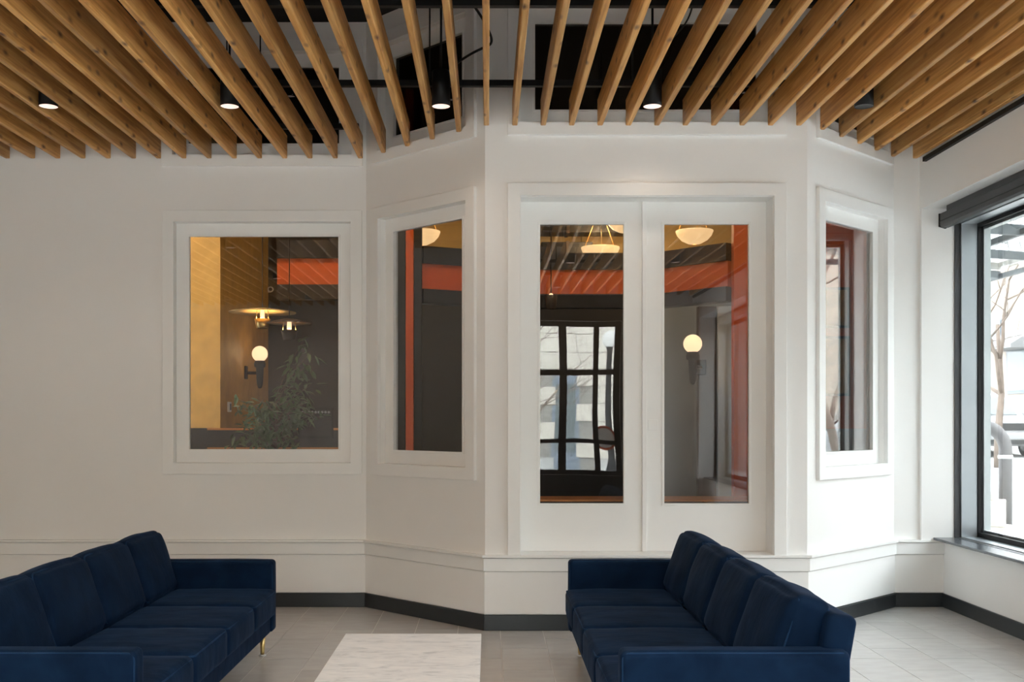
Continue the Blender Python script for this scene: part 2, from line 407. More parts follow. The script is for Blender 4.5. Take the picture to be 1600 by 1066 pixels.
for (s0, s1, g0, g1, plate) in ((i_[0]+.003, mid0, wc.at(843,-RD), wc.at(975,-RD), False), (mid1, i_[1]-.003, wc.at(1037,-RD), wc.at(1170.5,-RD), True)):
    g = (g0, g1, EYE-(787.5-VY)*kd, EYE+(VY-350)*kd); out = (s0, s1, .547, i_[3]-.003)
    lf = rel(ring(MB(), wc, out, g, -RD-.045, -RD)).build('door_leaf', M['trim'], e, .003)
    rel(ring(MB(), wc, inset(g,-.014), inset(g,.004), -RD-.02, -RD+.008)).build('glazing_bead', M['trim'], lf, .002)
    rel(slab(MB(), wc, g, -RD-.03, -RD-.024)).build('pane', M['glass'], lf)
    if plate:
        pl = wc.at(1012.5,-RD); rel(slab(MB(), wc, (pl, pl+.072, 1.44, 1.52), -RD, -RD+.006)).build('cover_plate', M['trim'], lf, .002)
rel(slab(MB(), wc, (mid0, mid1, .547, i_[3]-.003), -RD-.04, -RD+.018)).build('meeting_rail', M['trim'], e, .003)

# chair rail and black baseboard, one piece per wall, mitred
pts = [PA0, PA, PB, PC, PD, (3.70, YF)]
def offs(d):
    out = []
    for k, p in enumerate(pts):
        p = Vector(p)
        def nn(a, b): v = (Vector(b)-Vector(a)).normalized(); return Vector((v.y, -v.x))
        if k == 0: out.append(p+nn(pts[0],pts[1])*d)
        elif k == len(pts)-1: out.append(p+nn(pts[-2],pts[-1])*d)
        else:
            n1, n2 = nn(pts[k-1],p), nn(p,pts[k+1]); b = (n1+n2).normalized(); out.append(p+b*(d/b.dot(n1)))
    return out
def run(mb, k, z0, z1, d):
    a, b = offs(0), offs(d)
    vs = [(*q, z) for z in (z0,z1) for q in (a[k], a[k+1], b[k+1], b[k])]
    return mb.add(vs, [(0,1,2,3),(7,6,5,4),(0,4,5,1),(1,5,6,2),(2,6,7,3),(3,7,4,0)])
sides = ['left','bay_left','bay_front','bay_right','back_right']
where = ['along the left wall','along the shaded angled wall','below the double doors','along the bright angled wall','beside the street window']
for k in range(5):
    o = run(MB(), k, .430, .522, .028).build('trim_%d' % (k+1), M['trim']); tag(o, 'white chair rail board '+where[k], 'chair rail', kind='structure')
    run(MB(), k, .528, .546, .048).build('rail_cap', M['trim'], o)
    run(MB(), k, .118, .424, .012).build('wainscot_panel', M['paint'], o)
    o = run(MB(), k, 0, .113, .022).build('baseboard_'+sides[k], M['black_base'], bevel=.004); tag(o, 'black baseboard '+where[k], 'baseboard', kind='structure')

# ------------------------------------------------------------------ right wall with the street windows
XI, XL, XO = 3.51, 3.70, 4.05
mb = MB(); mb.box((XI,YR,3.225), (XO,YF,ZTOP)); mb.box((XL,YR,0), (XO,YF+.02,.545)); mb.box((XI,2.15,.545), (XO,2.60,3.225)); mb.box((XI,YR,.545), (XO,-1.85,3.225))
mb.box((XI,8.545,.546), (XO,8.74,3.225)); mb.box((XI,YF,3.225), (XO,8.74,ZTOP)); mb.box((XL,YF+.02,0), (XO,8.74,.545))
tag(mb.build('wall_right', M['paint']), 'white wall above and below the street window', 'wall', kind='structure')
mb = MB(); mb.box((XL-.016,-2.4,0), (XL-.0005,YF,.113)); tag(mb.build('baseboard_right', M['black_base'], bevel=.004), 'black baseboard under the street window sill', 'baseboard', kind='structure')
def street_window(name, y0, y1, label, mull):
    e = empty(name, (3.9, (y0+y1)/2, .55), label=label, cat='window', kind='structure'); iv = e.location.copy()
    def B(mb, nm, m, bevel=0): mb.v = [tuple(Vector(v)-iv) for v in mb.v]; return mb.build(nm, m, e, bevel)
    def fr(x0, x1, wj, zb, zt):
        mb = MB(); mb.box((x0,y1-wj,.566), (x1,y1-.002,3.222)); mb.box((x0,y0+.002,.566), (x1,y0+wj,3.222))
        mb.box((x0,y0+wj,.566), (x1,y1-wj,zb)); mb.box((x0,y0+wj,zt), (x1,y1-wj,3.222))
        for y in mull: mb.box((x0,y-.02-wj*.3,zb), (x1,y+.02+wj*.3,zt))
        return mb
    B(fr(3.82,3.95,.03,.575,3.10), 'inner_frame', M['alu'], .002)
    B(fr(3.95,3.99,.042,.612,3.07), 'gasket_frame', M['steel'])
    B(fr(3.99,4.045,.055,.63,3.05), 'outer_frame', M['alu_light'])
    B(fr(3.775,3.82,.012,.568,3.20), 'shadow_strip', M['alu_dark'])
    ys = [y0+.035]+sorted(mull)+[y1-.035]
    for a, b in zip(ys[:-1], ys[1:]): B(MB().box((3.968,a,.60), (3.976,b,3.08)), 'pane', M['glass_street'])
    s = B(MB().box((3.605,y0-.03,.546), (3.985,y1+.02 if y1 < 8 else y1-.001,.566)), 'sill', M['sill'], .003)
    return e
street_window('window_9', 2.60, 8.545, 'large street window with grey metal frame beside right sofa', [5.4])
street_window('window_10', -1.85, 2.15, 'second street window nearer the entrance', [])
# roller blind cassette under the window head
e = empty('roller_blind', (3.68,5.5,3.12), label='dark bronze roller blind cassette across the head of the street window', cat='blind')
mb = MB(); mb.prism([(-.05,-.045),(-.05,.05),(-.035,.06),(.05,.06),(.05,-.03),(.02,-.06),(-.03,-.06)], 'y', -2.85, 2.98)
mb.build('cassette', M['alu_dark'], e, .004)
MB().prism([(-.054,-.05),(-.054,.055),(.054,.062),(.054,-.035),(.0,-.066)], 'y', 2.98, 2.995).build('end_cap', M['steel'], e)
MB().box((-.052,-2.85,-.012), (-.0495,2.98,-.004)).build('groove', M['steel'], e)
MB().box((-.03,-2.8,.06), (.03,2.9,.104)).build('bracket', M['alu_dark'], e)
# black edge channel under the last slat
mb = MB(); mb.box((XI-.03,-2.3,3.585), (XI-.0005,8.45,3.62)); tag(mb.build('trim_6', M['steel']), 'black metal edge channel along the top of the window wall', 'channel', kind='structure')

# ------------------------------------------------------------------ unseen sides of the lobby: rear storefront, left wall
mb = MB(); SX0, SX1, SZ0, SZ1 = -2.5, 2.29, .56, 3.2
mb.box((-5.65,YR-.2,0), (SX0,YR,ZTOP)); mb.box((SX1,YR-.2,0), (XO,YR,ZTOP)); mb.box((SX0,YR-.2,0), (SX1,YR,SZ0)); mb.box((SX0,YR-.2,SZ1), (SX1,YR,ZTOP))
tag(mb.build('wall_rear', M['paint']), 'white wall behind the viewer around the storefront', 'wall', kind='structure')
mb = MB(); mb.box((-5.65,YR,0), (-5.5,YF+T,ZTOP)); tag(mb.build('wall_far_left', M['paint']), 'white side wall left of the sofas', 'wall', kind='structure')
mb = MB(); mb.box((SX0,YR,0), (SX1+.3,YR+.03,SZ0)); mb.box((SX0,YR,SZ1), (SX1+.3,YR+.03,3.62)); mb.box((SX1,YR,SZ0), (SX1+.3,YR+.03,SZ1))
tag(mb.build('trim_9', M['steel']), 'black panels framing the rear storefront', 'panel', kind='structure')
e = empty('window_11', (0,YR-.1,SZ0), label='black framed storefront reflected in the doors', cat='window', kind='structure')
for x, wd in ((-2.46,.08),(-1.2,.06),(-.3,.06),(.62,.06),(1.28,.13),(1.87,.09),(2.24,.1)):
    MB().box((x-wd/2,-.04,0), (x+wd/2,.04,SZ1-SZ0)).build('mullion', M['steel'], e)
for z, hh in ((.04,.08),(.57,.07),(1.77,.1),(2.60,.08)):
    MB().box((SX0,-.035,z-hh/2), (SX1,.035,z+hh/2)).build('transom_bar', M['steel'], e)
MB().box((SX0,-.004,.05), (SX1,.004,2.6)).build('pane', M['glass_clear'], e)

# ------------------------------------------------------------------ floor: individual 12 x 24 inch tiles on a grout bed
lobby = [(-5.5,YR), (XL,YR), (XL,YF), PD, PC, PB, PA, (-5.5,YF)]
fl = MB(); fl.prism(lobby, 'z', -.06, -.0014); floor = fl.build('floor', M['grout']); tag(floor, 'grey porcelain tiled lobby floor', 'floor', kind='structure')
def clip(poly, x0, x1, y0, y1):
    for (ax, v, sg) in ((0,x0,1),(0,x1,-1),(1,y0,1),(1,y1,-1)):
        out = []
        for k in range(len(poly)):
            a, b = poly[k-1], poly[k]; da, db = sg*(a[ax]-v), sg*(b[ax]-v)
            if (da >= 0) != (db >= 0):
                t = da/(da-db); out.append((a[0]+t*(b[0]-a[0]), a[1]+t*(b[1]-a[1])))
            if db >= 0: out.append(b)
        poly = out
        if len(poly) < 3: return []
    return poly
TW, TL, G = .305, .61, .0022
full = MB().box((-TW/2+G,-TL/2+G,-.0045), (TW/2-G,TL/2-G,0)).mesh('floor_tile', M['tile'])
rest = MB()
area = lambda p: abs(sum(p[k-1][0]*p[k][1]-p[k][0]*p[k-1][1] for k in range(len(p))))/2
for i in range(-19, 13):
    x = .0905+i*TW
    y = 6.41+(TL/2 if i % 2 else 0)-TL*15
    while y < YF:
        p = clip(lobby, x+G, x+TW-G, y+G, y+TL-G)
        if p and area(p) > .0004:
            near = y+TL > 4.0 and x > -.5*(y+TL)-.2 and x < .53*(y+TL)+.2
            if near:
                if area(p) > (TW-2*G)*(TL-2*G)*.995: link('floor_tile', full, floor, (x+TW/2, y+TL/2, 0))
                else: MB().prism(p, 'z', -.0045, 0).build('floor_tile', M['tile'], floor)
            else: rest.prism(p, 'z', -.0045, 0)
        y += TL
tag(rest.build('floor_tile', M['tile'], floor), kind='stuff')

# ------------------------------------------------------------------ ceiling: black deck, honey pine slats, black struts
ce = MB().box((-5.65,YR-.2,ZTOP), (XO,14.1,ZTOP+.1)).build('ceiling', M['deck']); tag(ce, 'black ceiling deck above the wooden slats', 'ceiling', kind='structure')
ZB, BH, BW, BS = 3.635, .184, .038, .2042
def wall_y(x):
    if x < PA[0]: return YF
    if x < PB[0]: return YF+(x-PA[0])*(YN-YF)/(PB[0]-PA[0])
    if x < PC[0]: return YN
    if x < PD[0]: return YN+(x-PC[0])*(YF-YN)/(PD[0]-PC[0])
    return YF
bev = .005
prof = [(-BW/2,bev),(-BW/2+bev,0),(BW/2-bev,0),(BW/2,bev),(BW/2,BH),(-BW/2,BH)]
for k in range(-26, 18):
    x = -.009+k*BS
    ye = min(wall_y(x-BW/2), wall_y(x+BW/2))-.028
    y0 = YR+.03
    if abs(x) > 1.8: y0 = YR+.03
    MB().prism(prof, 'y', y0-ye, 0).build('ceiling_slat', M['wood'], ce).location = (x, ye, ZB)
for y in (8.36, 7.29, 5.88, 4.47, 3.06, 1.65, .24, -1.17):
    x1 = XI-.01 if y < 7.5 else -1.02
    mb = MB().box((-5.45,y-.021,ZB+BH+.001), (x1,y+.021,ZB+BH+.042)); o = mb.build('support_strut', M['steel'], ce)
    for x in (-4.6,-3.2,-1.8,-.4,1.0,2.4):
        if x < x1: MB().tube([(x,y,ZB+BH+.04),(x,y,ZTOP)], .006, 6).build('hanger_rod', M['steel'], ce)

# ------------------------------------------------------------------ downlights
def downlight(x, y, label, lit=True, power=7):
    e = empty('downlight', (x,y,ZB+.002), label=label, cat='downlight', group='black cylinder downlights between the slats')
    r = .0625
    MB().lathe([(r-.002,.006),(r-.002,0),(r,0),(r,.235),(r-.004,.24),(.0001,.24)], n=28, cap=False).build('housing', M['steel'], e)
    MB().lathe([(r-.002,.003),(r-.012,.008),(.0001,.010)], n=28, cap=False).build('lens', M['lens'] if lit else M['lens_off'], e)
    MB().tube([(0,0,.24),(0,0,ZTOP-ZB-.002)], .008, 8).build('stem', M['steel'], e)
    if lit:
        l = bpy.data.lights.new('downlight_lamp', 'SPOT'); l.energy = power; l.color = (1,.82,.66); l.spot_size = 2.3; l.spot_blend = .8; l.shadow_soft_size = .05
        o = bpy.data.objects.new('downlight_lamp', l); C.objects.link(o); o.parent = e; o.location = (0,0,-.004)
    return e
YD = 7.14
names = ['lit black cylinder downlight at the far left of the slats', 'lit black cylinder downlight above the left wall window', 'lit black cylinder downlight beside the looping cable',
         'lit black cylinder downlight above the double doors', 'unlit black cylinder downlight near the street window']
for (kk, lab) in zip((-14.5,-8.5,-1.5,5.5,12.5), names): downlight(-.009+kk*BS, YD, lab, lab[:5] != 'unlit')
for y, row in ((4.28,'above the coffee table end'), (1.42,'just ahead of the viewer'), (-1.4,'behind the viewer')):  # unseen rows of downlights, added as warm fill for the lobby
    for kk, nth in zip((-22.5,-15.5,-8.5,-1.5,5.5,12.5), ('leftmost','second from left','third from left','third from right','second from right','rightmost')): downlight(-.009+kk*BS, y, nth+' added fill downlight of the unseen row '+row, power=32)
mb = MB(); cps = [(-.315,6.2,4.2),(-.2,6.6,4.25),(-.06,6.9,4.19),(.02,7.0,4.08),(.03,7.02,4.02),(-.02,7.0,3.99),(-.12,7.05,3.96),(-.22,7.16,3.93),(-.242,7.2,3.9)]
def smooth(p, it=3):
    p = [Vector(q) for q in p]
    for _ in range(it):
        o = [p[0]]
        for a, b in zip(p[:-1], p[1:]): o += [a*.75+b*.25, a*.25+b*.75]
        p = o+[p[-1]]
    return p
mb.tube(smooth(cps), .0085, 8); tag(mb.build('power_cable', M['cable']), 'black power cable looping above the slats left of the doors', 'cable')
mb = MB(); mb.tube(smooth([(1.12,7.3,3.87),(1.1,7.33,3.98),(1.16,7.35,4.1),(1.3,7.36,4.18),(1.4,7.3,4.3),(1.42,7.25,4.45),(1.42,7.25,ZTOP)]), .006, 8)
tag(mb.build('power_cable', M['cable']), 'thin black cable hanging in front of the wide transom', 'cable')
e = empty('junction_box', (1.45,6.5,4.28), label='small black junction box on a rod above the slats', cat='junction box')
MB().box((-.03,-.03,0), (.03,.03,.11)).build('body', M['steel'], e, .004); MB().tube([(0,0,.11),(0,0,ZTOP-4.28)], .008, 8).build('rod', M['steel'], e); MB().tube([(0,0,0),(-.02,0,-.1),(-.01,0,-.25)], .004, 6).build('lead', M['cable'], e)

# ------------------------------------------------------------------ sofas
def loop_rect(h0, h1, r, n=5):
    out = []
    for (sx, sy, a0) in ((1,1,0),(-1,1,90),(-1,-1,180),(1,-1,270)):
        for k in range(n+1):
            a = math.radians(a0+90*k/n); out.append((sx*(h0-r)+r*math.cos(a), sy*(h1-r)+r*math.sin(a)))
    return out
def make_sofa(label):
    e = empty('sofa', label=label, cat='sofa', group='navy velvet sofas facing the marble table')
    HL = 1.38; AT = .115; IN = HL-AT; W = 2*IN/4
    v, wt = M['velvet'], M['welt']
    o = MB().rbox((.415,IN+.02,.065), .012, 6, M=Matrix.Translation((.435,0,.215))).build('base_frame', v, e)
    for s in (-1, 1):
        a = MB().rbox((.45,AT/2,.23), .026, 8, (0,.004,.003), .0015, s, Matrix.Translation((.45,s*(HL-AT/2),.385))).build('arm', v, e)
        for sg in (-1, 1):
            lp = [(.45+p, s*(HL-AT/2)+sg*(AT/2-.010), .385+q) for p, q in loop_rect(.442,.222,.03)]
            MB().tube(lp, .0045, 6, True).build('piping', wt, a)
    R = Matrix.Translation((.84,0,.45)) @ Matrix.Rotation(math.radians(10), 4, 'Y')
    b = MB().rbox((.06,IN+.06,.30), .03, 10, (.004,0,.004), .002, 5, R).build('back_frame', v, e)
    for k in range(4):
        y = -IN+W*(k+.5)
        c = MB().rbox((.325,W/2-.004,.083), .034, 9, (.006,.003,.014), .005, k+2, Matrix.Translation((.30,y,.355))).build('seat_cushion', v, e)
        for z in (.355+.068, .355-.066):
            lp = []
            for p, q in loop_rect(.318,W/2-.010,.03): lp.append((.30+p, y+q, z+noise.noise(Vector((p*6,q*6+k,z)))*.004))
            MB().tube(lp, .0045, 6, True).build('piping', wt, c)
    tilt = math.radians(19)
    for k in range(4):
        y = -IN+W*(k+.5)
        R = Matrix.Translation((.625+.082,y,.428)) @ Matrix.Rotation(tilt, 4, 'Y') @ Matrix.Translation((-.03,0,.178))
        c = MB().rbox((.082,W/2-.007,.193), .04, 9, (.030,.004,.024), .008, k+11, R).build('back_cushion', v, e)
        for x in (-.062, .062):
            lp = [R @ Vector((x+noise.noise(Vector((p*5,q*5,k+x*30)))*.006, p, q+noise.noise(Vector((p*5+7,q*5,k)))*.005)) for p, q in loop_rect(W/2-.014,.188,.034)]
            MB().tube(lp, .0045, 6, True).build('piping', wt, c)
    leg = MB().lathe([(.010,.006),(.013,.02),(.021,.155)], n=16).mesh('leg', M['brass'])
    ft = MB().lathe([(.024,0),(.024,.005),(.012,.008)], n=16).mesh('foot_glide', M['clearfoot'])
    for x in (.075, .80):
        for y in (-1.30, 0, 1.30):
            l = link('leg', leg, e, (x,y,0)); link('foot_glide', ft, l)
    return e
s1 = make_sofa('navy velvet four seat sofa standing below the double doors'); s1.location = (.52,5.5,0)
s2 = copy_tree(s1); s2['label'] = 'navy velvet four seat sofa standing before the plain left wall'
s2.location = (-1.375,5.5,0); s2.rotation_euler = (0,0,PI)

# ------------------------------------------------------------------ coffee table
e = empty('coffee_table', (-.394,4.95,0), label='low white marble coffee table between the two sofas', cat='coffee table')
MB().box((-.36,-.66,.352), (.36,.66,.384)).build('marble_top', M['marble'], e, .003)
fr = MB(); fr.box((-.33,-.63,.328), (.33,-.60,.352)); fr.box((-.33,.60,.328), (.33,.63,.352)); fr.box((-.33,-.60,.328), (-.30,.60,.352)); fr.box((.30,-.60,.328), (.33,.60,.352)); fr.build('under_frame', M['brass'], e)
for sx in (-1, 1):
    for sy in (-1, 1): MB().box((sx*.315-.015,sy*.615-.015,0), (sx*.315+.015,sy*.615+.015,.328)).build('leg', M['brass'], e)

# ------------------------------------------------------------------ the room beyond the glass
DX0, DX1, DY1 = -6.0, 4.02, 13.4
mb = MB(); mb.box((DX0,7.80,-.06), (DX1,DY1,-.01)); tag(mb.build('floor_dining', M['darkwood']), 'dark floor of the room beyond the glass', 'floor', kind='structure')
mb = MB(); mb.box((DX0-.1,DY1,0), (1.9,DY1+.1,3.25)); tag(mb.build('wall_dining_dark', M['dark']), 'charcoal rear wall of the room beyond the glass', 'wall', kind='structure')
mb = MB(); mb.box((1.9,DY1,0), (DX1,DY1+.1,3.25)); o = mb.build('wall_dining_back', M['greywall']); tag(o, 'grey rear wall of the room beyond the glass', 'wall', kind='structure')
mb = MB(); mb.box((DX0-.1,DY1,3.25), (-.85,DY1+.1,ZTOP)); tag(mb.build('wall_dining_dark_upper', M['dark']), 'charcoal upper wall of the room beyond the glass', 'wall', kind='structure')
mb = MB(); mb.box((-.85,DY1,3.25), (DX1,DY1+.1,ZTOP)); tag(mb.build('wall_dining_upper', M['cream']), 'cream upper wall of the room beyond the glass', 'wall', kind='structure')
mb = MB(); mb.box((DX0-.1,8.75,0), (DX0,DY1,ZTOP)); tag(mb.build('wall_dining_left', M['dark']), 'dark left wall of the room beyond the glass', 'wall', kind='structure')
mb = MB(); mb.box((3.87,8.75,0), (4.02,DY1,ZTOP)); tag(mb.build('wall_dining_right', M['dark']), 'dark right wall of the room beyond the glass', 'wall', kind='structure')
def px(x, y, Y): return Vector(((x-VX)*Y/F, Y, EYE+(VY-y)*Y/F))
mb = MB(); mb.box((DX0,11.0,1.43), (-2.785,DY1,ZTOP)); tag(mb.build('wall_dining_gold', M['gold']), 'gold plaster wall seen through the left window', 'wall', kind='structure')
mb = MB(); mb.box((DX0,10.97,0), (-2.77,DY1,1.43)); tag(mb.build('trim_7', M['dark']), 'black wainscot below the gold plaster wall', 'wainscot', kind='structure')
mb = MB(); mb.box((3.02,10.4,1.43), (3.86,10.5,ZTOP)); tag(mb.build('wall_dining_rust', M['maroon']), 'rust red wall seen through the right angled window', 'wall', kind='structure')
mb = MB(); mb.box((3.02,10.38,0), (3.86,10.5,1.43)); tag(mb.build('trim_8', M['greywall']), 'grey wainscot below the rust red wall', 'wainscot', kind='structure')
# orange beams in dark steel frames and the posts between them
def beam(a, b, label):
    a, b = Vector(a), Vector(b); d = b-a; e = empty('orange_beam', (a.x,a.y,2.66), math.atan2(d.y,d.x), label=label, cat='beam', group='orange fascia beams in the room beyond')
    L = d.length
    MB().box((0,0,.14), (L,.06,.39)).build('fascia_panel', M['orange'], e); MB().box((0,-.03,.39), (L,.12,.56)).build('top_channel', M['dark'], e); MB().box((0,-.03,0), (L,.12,.14)).build('bottom_channel', M['dark'], e)
beam((-2.0,10.03), (-1.05,10.03), 'orange fascia beam seen through the left window')
beam((-.64,10.35), (.22,10.78), 'orange fascia beam seen through the shaded angled window')
beam((.24,10.8), (1.72,10.8), 'orange fascia beam seen through the left door')
beam((1.74,10.75), (2.31,10.16), 'slanting orange fascia beam seen through the right door')
def post(x0, x1, Y, mat, nm, label, cat, z1=ZTOP, d=.1):
    tag(MB().box((x0,Y,-.01), (x1,Y+d,z1)).build(nm, mat, bevel=.004), label, cat)
post(-.80,-.725,10.30, M['orange'], 'orange_post', 'narrow orange post seen through the shaded angled window', 'post')
post(-.92,-.805,10.32, M['dark'], 'dark_post', 'dark post left of the narrow orange post', 'post')
post(-.72,-.645,10.32, M['dark'], 'dark_post', 'dark post right of the narrow orange post', 'post')
post(2.335,2.47,10.02, M['orange'], 'orange_post', 'orange post at the edge of the right door glass', 'post')
post(2.105,2.285,10.55, M['brown'], 'brown_column', 'dark brown column behind the globe lamp in right door', 'column', 2.65)
post(2.29,2.46,10.5, M['greycol'], 'grey_column', 'pale grey column beside the dark brown column', 'column', 2.65)
def sconce(loc, side, label, back):
    e = empty('globe_sconce', loc, label=label, cat='wall lamp', group='globe wall lamps beyond the glass')
    n = 20; MB().lathe([(max(1e-4,.09*math.sin(PI*k/n)), -.09*math.cos(PI*k/n)) for k in range(n+1)], n=28, cap=False).build('globe', M['globe'], e)
    MB().lathe([(.0001,-.40),(.02,-.39),(.032,-.36),(.038,-.30),(.044,-.16),(.062,-.15),(.066,-.115),(.052,-.08),(.0001,-.07)], n=20, cap=False).build('torch_holder', M['steel'], e)
    MB().tube([(0,0,-.22),(back[0],back[1],-.22)], .018, 8).build('bracket_arm', M['steel'], e)
    q = Vector((back[0],back[1],0)); u = (Matrix.Rotation(math.atan2(back[1],back[0]), 4, 'Z'))
    MB().box((q.length-.022,-.045,-.29), (q.length,.045,-.14), u).build('wall_plate', M['steel'], e, .004)
    l = bpy.data.lights.new('globe_lamp', 'POINT'); l.energy = 9; l.color = (1,.68,.36); l.shadow_soft_size = .1
    o = bpy.data.objects.new('globe_lamp', l); C.objects.link(o); o.parent = e; o.location = (.0,0,0.0)
    e.children[0].visible_shadow = True
    return e
sconce((-2.615,12.12,2.273), -1, 'lit globe wall lamp on gold wall in left window', (-.169,0))
sconce((1.99,10.25,2.255), 1, 'lit globe wall lamp seen through the right door', (.15,.298))
def bowl(x, y, Y, wpx, label):
    p = px(x, y, Y); r = wpx/2*Y/F
    e = empty('bowl_pendant', p, label=label, cat='pendant lamp', group='cream bowl pendants beyond the glass')
    MB().lathe([(.02,-.52*r*1.2),(.35*r,-.58*r),(.7*r,-.40*r),(.92*r,-.15*r),(r,.05*r),(r,.11*r),(.96*r,.11*r),(.6*r,0),(.0001,-.03*r)], n=28, cap=False).build('glass_bowl', M['bowl'], e)
    for k in range(3):
        a = k*2*PI/3+.5; MB().tube([(.95*r*math.cos(a),.95*r*math.sin(a),.1*r),(0,0,min(.5, ZTOP-p.z-.05))], .004, 6).build('hanger', M['brass'], e)
    MB().tube([(0,0,min(.5, ZTOP-p.z-.05)),(0,0,ZTOP-p.z)], .006, 6).build('stem', M['brass'], e)
    l = bpy.data.lights.new('bowl_lamp', 'POINT'); l.energy = 14; l.color = (1,.7,.38); l.shadow_soft_size = .12
    o = bpy.data.objects.new('bowl_lamp', l); C.objects.link(o); o.parent = e; o.location = (0,0,.16)
bowl(1085,364,11.6,58,'cream bowl pendant at the top of the right door')
bowl(938,390,12.4,60,'cream bowl pendant half hidden behind the orange beam')
bowl(978,345,11.6,62,'cream bowl pendant cut by the left door frame')
bowl(658,365,11.6,60,'cream bowl pendant at top of shaded angled window')
def disc(x, y, Y, wpx, label, col):
    p = px(x, y, Y); r = wpx/2*Y/F
    e = empty('disc_pendant', p, label=label, cat='pendant lamp', group='disc pendants in the left window')
    MB().lathe([(.0001,.03),(.06,.03),(r*.6,.014),(r,-.006),(r,-.012),(r*.6,.004),(.05,.016),(.0001,.016)], n=36, cap=False).build('disc_shade', M[col], e)
    MB().lathe([(.0001,-.075),(.018,-.07),(.022,-.04),(.018,.015)], n=14, cap=False).build('bulb', M['globe'], e)
    MB().lathe([(.05,-.16),(.055,-.155),(.075,-.07),(.07,-.07),(.05,-.15),(.0001,-.15)], n=20, cap=False).build('cup', M['darkwood'] if col != 'cream' else M['brass'], e)
    for s in (-1, 1): MB().tube([(s*.06,0,-.08),(s*.05,0,.02)], .003, 5).build('cup_wire', M['brass'], e)
    MB().tube([(0,0,.03),(0,0,ZTOP-p.z)], .005, 6).build('cord', M['cable'], e)
    l = bpy.data.lights.new('disc_lamp', 'POINT'); l.energy = 5; l.color = (1,.68,.35); l.shadow_soft_size = .03
    o = bpy.data.objects.new('disc_lamp', l); C.objects.link(o); o.parent = e; o.location = (0,0,-.1)
disc(410,487,9.9,104,'pale brass disc pendant above the ficus in left window','cream')
disc(452,504,9.5,70,'dark disc pendant right of the pale one in left window','darkwood')
for (x0, x1, y0, y1, Y, lab) in ((846,926,378,404,12.9,'dark air duct behind the left door pendants'), (846,985,340,363,12.7,'dark air duct at the top edge of the left door')):
    a, b = px(x0,y1,Y), px(x1,y0,Y); e = empty('air_duct', a, label=lab, cat='duct')
    MB().box((0,0,0), (b.x-a.x,.3,b.z-a.z)).build('duct_body', M['dark'], e, .005)
    for x in (.15,.5): MB().tube([(x,.15,b.z-a.z),(x,.15,ZTOP-a.z)], .006, 6).build('hanger', M['brass'], e)
    MB().box((.3,-.01,-.01), (.34,.31,b.z-a.z+.01)).build('duct_flange', M['brown'], e)
# small spot in the left door, with its cup
e = empty('cup_spotlight', px(861,462,9.9), label='small dark cup spotlight below the orange beam in left door', cat='spotlight')
MB().lathe([(.03,-.13),(.045,-.12),(.058,0),(.05,0),(.04,-.03),(.0001,-.03)], n=20, cap=False).build('cup', M['darkwood'], e); MB().lathe([(.0001,-.028),(.02,-.02),(.018,.015),(.0001,.025)], n=14, cap=False).build('bulb', M['globe'], e)
MB().tube([(0,0,.02),(0,0,ZTOP-e.location.z)], .005, 6).build('cord', M['cable'], e)
# wall gadgets
def at_x(x, y, X): Y = X*F/(x-VX); return Vector((X, Y, EYE+(VY-y)*Y/F))
p = at_x(357,636,-2.785); e = empty('thermostat', p, label='small white thermostat on the gold wall', cat='thermostat')
MB().box((.0,-.06,-.055), (.02,.06,.055)).build('body', M['white_plastic'], e, .006); MB().box((.02,-.02,-.035), (.024,.03,.035)).build('screen', M['slate'], e)
p = at_x(419,453,-2.785); e = empty('security_camera', p, label='small white security camera high on the gold wall', cat='camera')
MB().lathe([(.035,0),(.035,.03),(.02,.04)], n=16, M=Matrix.Rotation(PI/2,4,'Y')).build('mount', M['white_plastic'], e)
MB().tube([(.03,0,0),(.05,-.06,.0),(.06,-.14,-.01)], .033, 12).build('body', M['white_plastic'], e); MB().lathe([(.022,0),(.022,.01)], n=16, M=Matrix.Translation((.06,-.14,-.01)) @ Matrix.Rotation(PI/2,4,'X')).build('lens', M['steel'], e)
# bar partition with copper edge, framed glass box
e = empty('bar_partition', (-1.85,10.45,-.01), label='black bar partition with copper edge below gold wall', cat='partition')
MB().box((-.91,-.05,0), (1.0,.05,1.425)).build('panel', M['dark'], e); MB().box((-.91,-.062,1.425), (1.0,.06,1.445)).build('copper_cap', M['copper'], e); MB().box((-.91,-.062,1.24), (1.0,-.05,1.255)).build('reflection_strip', M['copper'], e)  # lower strip stands in for a reflected line, built as a copper part
p = px(493,661,10.36); e = empty('framed_panel', p, label='dark framed glass panel with patterned top strip', cat='frame')
hw, hh = .172, .148; fm = MB(); fm.box((-hw,0,-hh), (-hw+.02,.025,hh)); fm.box((hw-.02,0,-hh), (hw,.025,hh)); fm.box((-hw+.02,0,-hh), (hw-.02,.025,-hh+.02)); fm.box((-hw+.02,0,hh-.02), (hw-.02,.025,hh)); fm.build('frame', M['steel'], e)
MB().box((-hw+.02,.008,-hh+.02), (hw-.02,.014,hh-.02)).build('pane', M['dark'], e)
for k in range(9): MB().lathe([(.0001,0),(.013,.0),(.013,.006),(.0001,.006)], n=10, M=Matrix.Translation((-.13+k*.0325,.008,.105)) @ Matrix.Rotation(PI/2,4,'X')).build('pattern_ring', M['greycol'], e)
# counter reflecting at the foot of the doors
e = empty('low_counter', (1.4,9.6,-.01), label='dark low counter with copper edge behind the doors', cat='counter')
MB().box((-1.35,-.2,0), (1.1,.2,.80)).build('body', M['dark'], e); MB().box((-1.36,-.215,.80), (1.11,.21,.818)).build('copper_edge', M['copper'], e)
